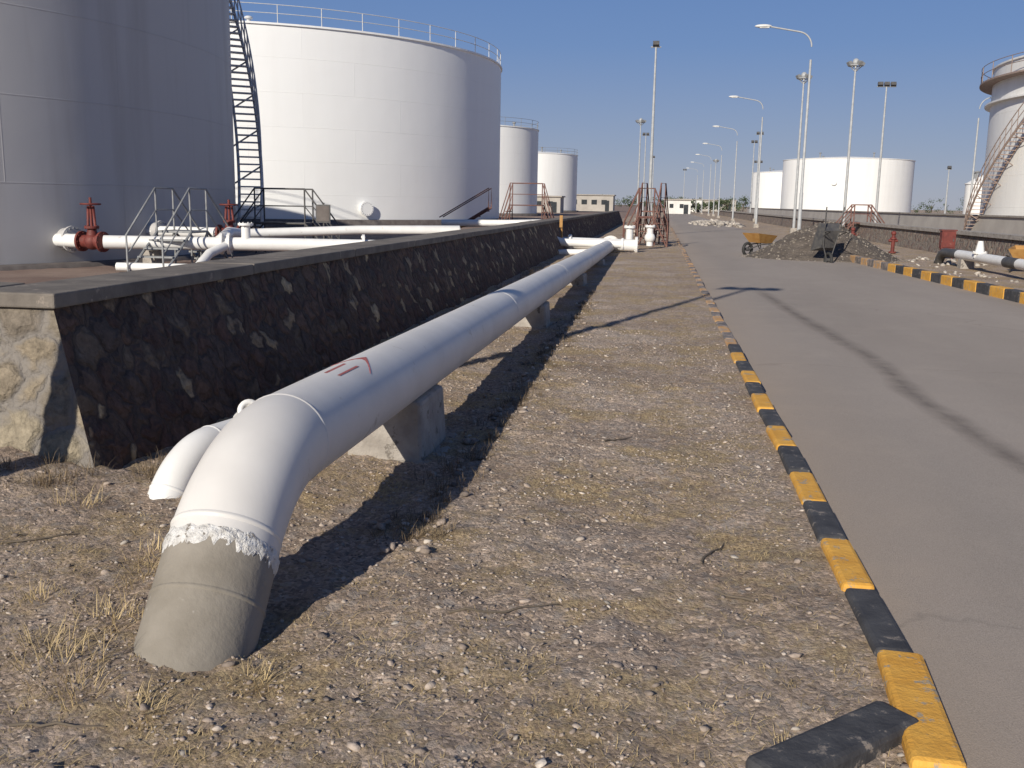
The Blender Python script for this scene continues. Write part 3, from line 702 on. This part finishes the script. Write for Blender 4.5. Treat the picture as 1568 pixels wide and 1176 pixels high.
def blades(name,centers,nb,L,W,spread,lean,mat):
    V=[];F=[];k=0
    for (x,y,sc) in centers:
        for i in range(nb):
            a=random.uniform(0,6.283); rr=spread*sc*random.random()**.7
            px,py=x+rr*math.cos(a),y+rr*math.sin(a); 
            if px>.85: continue
            z=hfun(px,py)-.003
            l=L*sc*random.uniform(.4,1.2); ln=random.uniform(*lean); a2=a+random.gauss(0,.8)
            dx,dy=math.cos(a2)*math.sin(ln),math.sin(a2)*math.sin(ln); dz=math.cos(ln)
            wx,wy=-math.sin(a2)*W,math.cos(a2)*W
            m_=(px+dx*l*.5,py+dy*l*.5,z+dz*l*.55); e_=(px+dx*l*1.1,py+dy*l*1.1,z+dz*l*.85)
            V+=[(px-wx,py-wy,z),(px+wx,py+wy,z),(m_[0]+wx*.8,m_[1]+wy*.8,m_[2]),(m_[0]-wx*.8,m_[1]-wy*.8,m_[2]),(e_[0]+wx*.2,e_[1]+wy*.2,e_[2]),(e_[0]-wx*.2,e_[1]-wy*.2,e_[2])]
            F+=[(k,k+1,k+2,k+3),(k+3,k+2,k+4,k+5)]; k+=6
    np_obj(name,np.array(V),np.array(F),[mat])
C=[]
while len(C)<2300:
    y=1.8+9*random.random()**1.5; x=random.uniform(-4.2,.75)
    if not ok(x,y): continue
    w=noise.noise((x*.9,y*.9,20))+.4*noise.noise((x*3,y*3,20))+(.25 if x<-.7 and y<4 else 0)+(.2 if y<2.9 else 0)
    if w<.13: continue
    C.append((x,y,random.uniform(.5,1.1)))
blades("dry_grass",C,24,.045,.0012,.11,(1.0,1.55),m_grass)
C=[(-1.95,2.85,1.1),(-2.1,3.0,.9),(-2.0,3.25,1.0),(-2.1,3.7,1.1),(-2.2,3.95,.9),(-1.28,2.92,.7),(-2.4,3.4,.7),(-2.9,4.5,.9),(-2.8,3.0,.7),(-1.8,2.72,.7),(-1.55,2.66,.6)]
blades("dry_grass",C,110,.12,.0014,.14,(.3,1.45),m_grass)
C=[]
for i in range(130):
    y=4.4+14*random.random()**1.3; C.append((-1.10+random.gauss(0,.08),y,random.uniform(.4,.9)))
C+=[(-1.22,5.75,1.3),(-1.15,5.6,1.2),(-1.30,5.45,1.0),(-1.1,6.0,1.0),(-1.25,6.9,1.0)]
for i in range(80):
    C.append((-2.88+random.gauss(0,.07),5.0+22*random.random()**1.4,random.uniform(.6,1.2)))
for i in range(30): C.append((-3.0-random.random()*1.7,4.76+random.gauss(0,.10),random.uniform(.6,1.2)))
blades("dead_weeds",C,34,.12,.0014,.09,(.1,1.3),m_weed)
b=MB()
for (x,y,a,L) in((.25,4.3,1.2,.35),(-.75,3.55,.4,.45),(.45,3.9,2.6,.25),(-.3,6.5,.9,.3),(-1.9,2.5,.2,.3),(-3.0,3.9,.6,.4)):
    pts=[(x+L*t*math.cos(a)+.02*noise.noise((t*4,x,y)),y+L*t*math.sin(a)+.03*noise.noise((t*4,y,x)),hfun(x+L*t*math.cos(a),y+L*t*math.sin(a))+.008) for t in np.linspace(0,1,7)]
    b.tube(pts,[.006,.006,.005,.005,.004,.003,.002],6,0)
b.obj("twigs",[m_bark])

# ---------------------------------------------------------------- light
AZ,EL=18.5,26
w=bpy.data.worlds.new("World"); scene.world=w; w.use_nodes=True
n=w.node_tree.nodes;l=w.node_tree.links; bg=n["Background"]
sky=n.new("ShaderNodeTexSky"); sky.sky_type='NISHITA'; sky.sun_disc=False
sky.sun_elevation=R_(EL); sky.sun_rotation=R_(180+AZ); sky.air_density=1.0; sky.dust_density=.4; sky.ozone_density=4.0; sky.altitude=300
ST=.10
tc=n.new("ShaderNodeTexCoord"); sx=n.new("ShaderNodeSeparateXYZ"); l.new(tc.outputs["Generated"],sx.inputs[0])
def S_(c): return tuple(v/ST/10 for v in c)
rp=ramp(n,[(0,S_((.33,.355,.45))),(.05,S_((.255,.305,.45))),(.15,S_((.145,.24,.47))),(.32,S_((.075,.175,.44))),(.6,S_((.035,.075,.19))),(1,S_((.025,.05,.14)))])
l.new(sx.outputs[2],rp.inputs[0])
sc=n.new("ShaderNodeVectorMath"); sc.operation='SCALE'; sc.inputs[3].default_value=10; l.new(rp.outputs[0],sc.inputs[0])
mx=mixc(n,l,.88,sky.outputs[0],sc.outputs[0]); l.new(mx,bg.inputs[0]); bg.inputs[1].default_value=ST
sl=bpy.data.lights.new("sun",'SUN'); sl.energy=5.0; sl.angle=R_(.5); sl.color=(1,.93,.81)
so=bpy.data.objects.new("sun",sl); scene.collection.objects.link(so)
az,el=R_(AZ),R_(EL); v=Vector((math.sin(az)*math.cos(el),math.cos(az)*math.cos(el),-math.sin(el)))
so.rotation_mode='QUATERNION'; so.rotation_quaternion=v.to_track_quat('-Z','Y'); so.location=(-20,-60,40)
# ---------------------------------------------------------------- camera
cd=bpy.data.cameras.new("camera"); cam=bpy.data.objects.new("camera",cd); scene.collection.objects.link(cam); scene.camera=cam
cd.sensor_width=36; cd.lens=34.44; cd.clip_start=.05; cd.clip_end=6000
cam.location=(0,0,1.6); psi,p=R_(8.24),R_(10.5)
f=Vector((-math.sin(psi)*math.cos(p),math.cos(psi)*math.cos(p),-math.sin(p)))
cam.rotation_mode='QUATERNION'; cam.rotation_quaternion=f.to_track_quat('-Z','Y')@Quaternion((0,0,1),R_(1.0))
scene.view_settings.view_transform='Standard'; scene.view_settings.look='None'; scene.view_settings.exposure=0
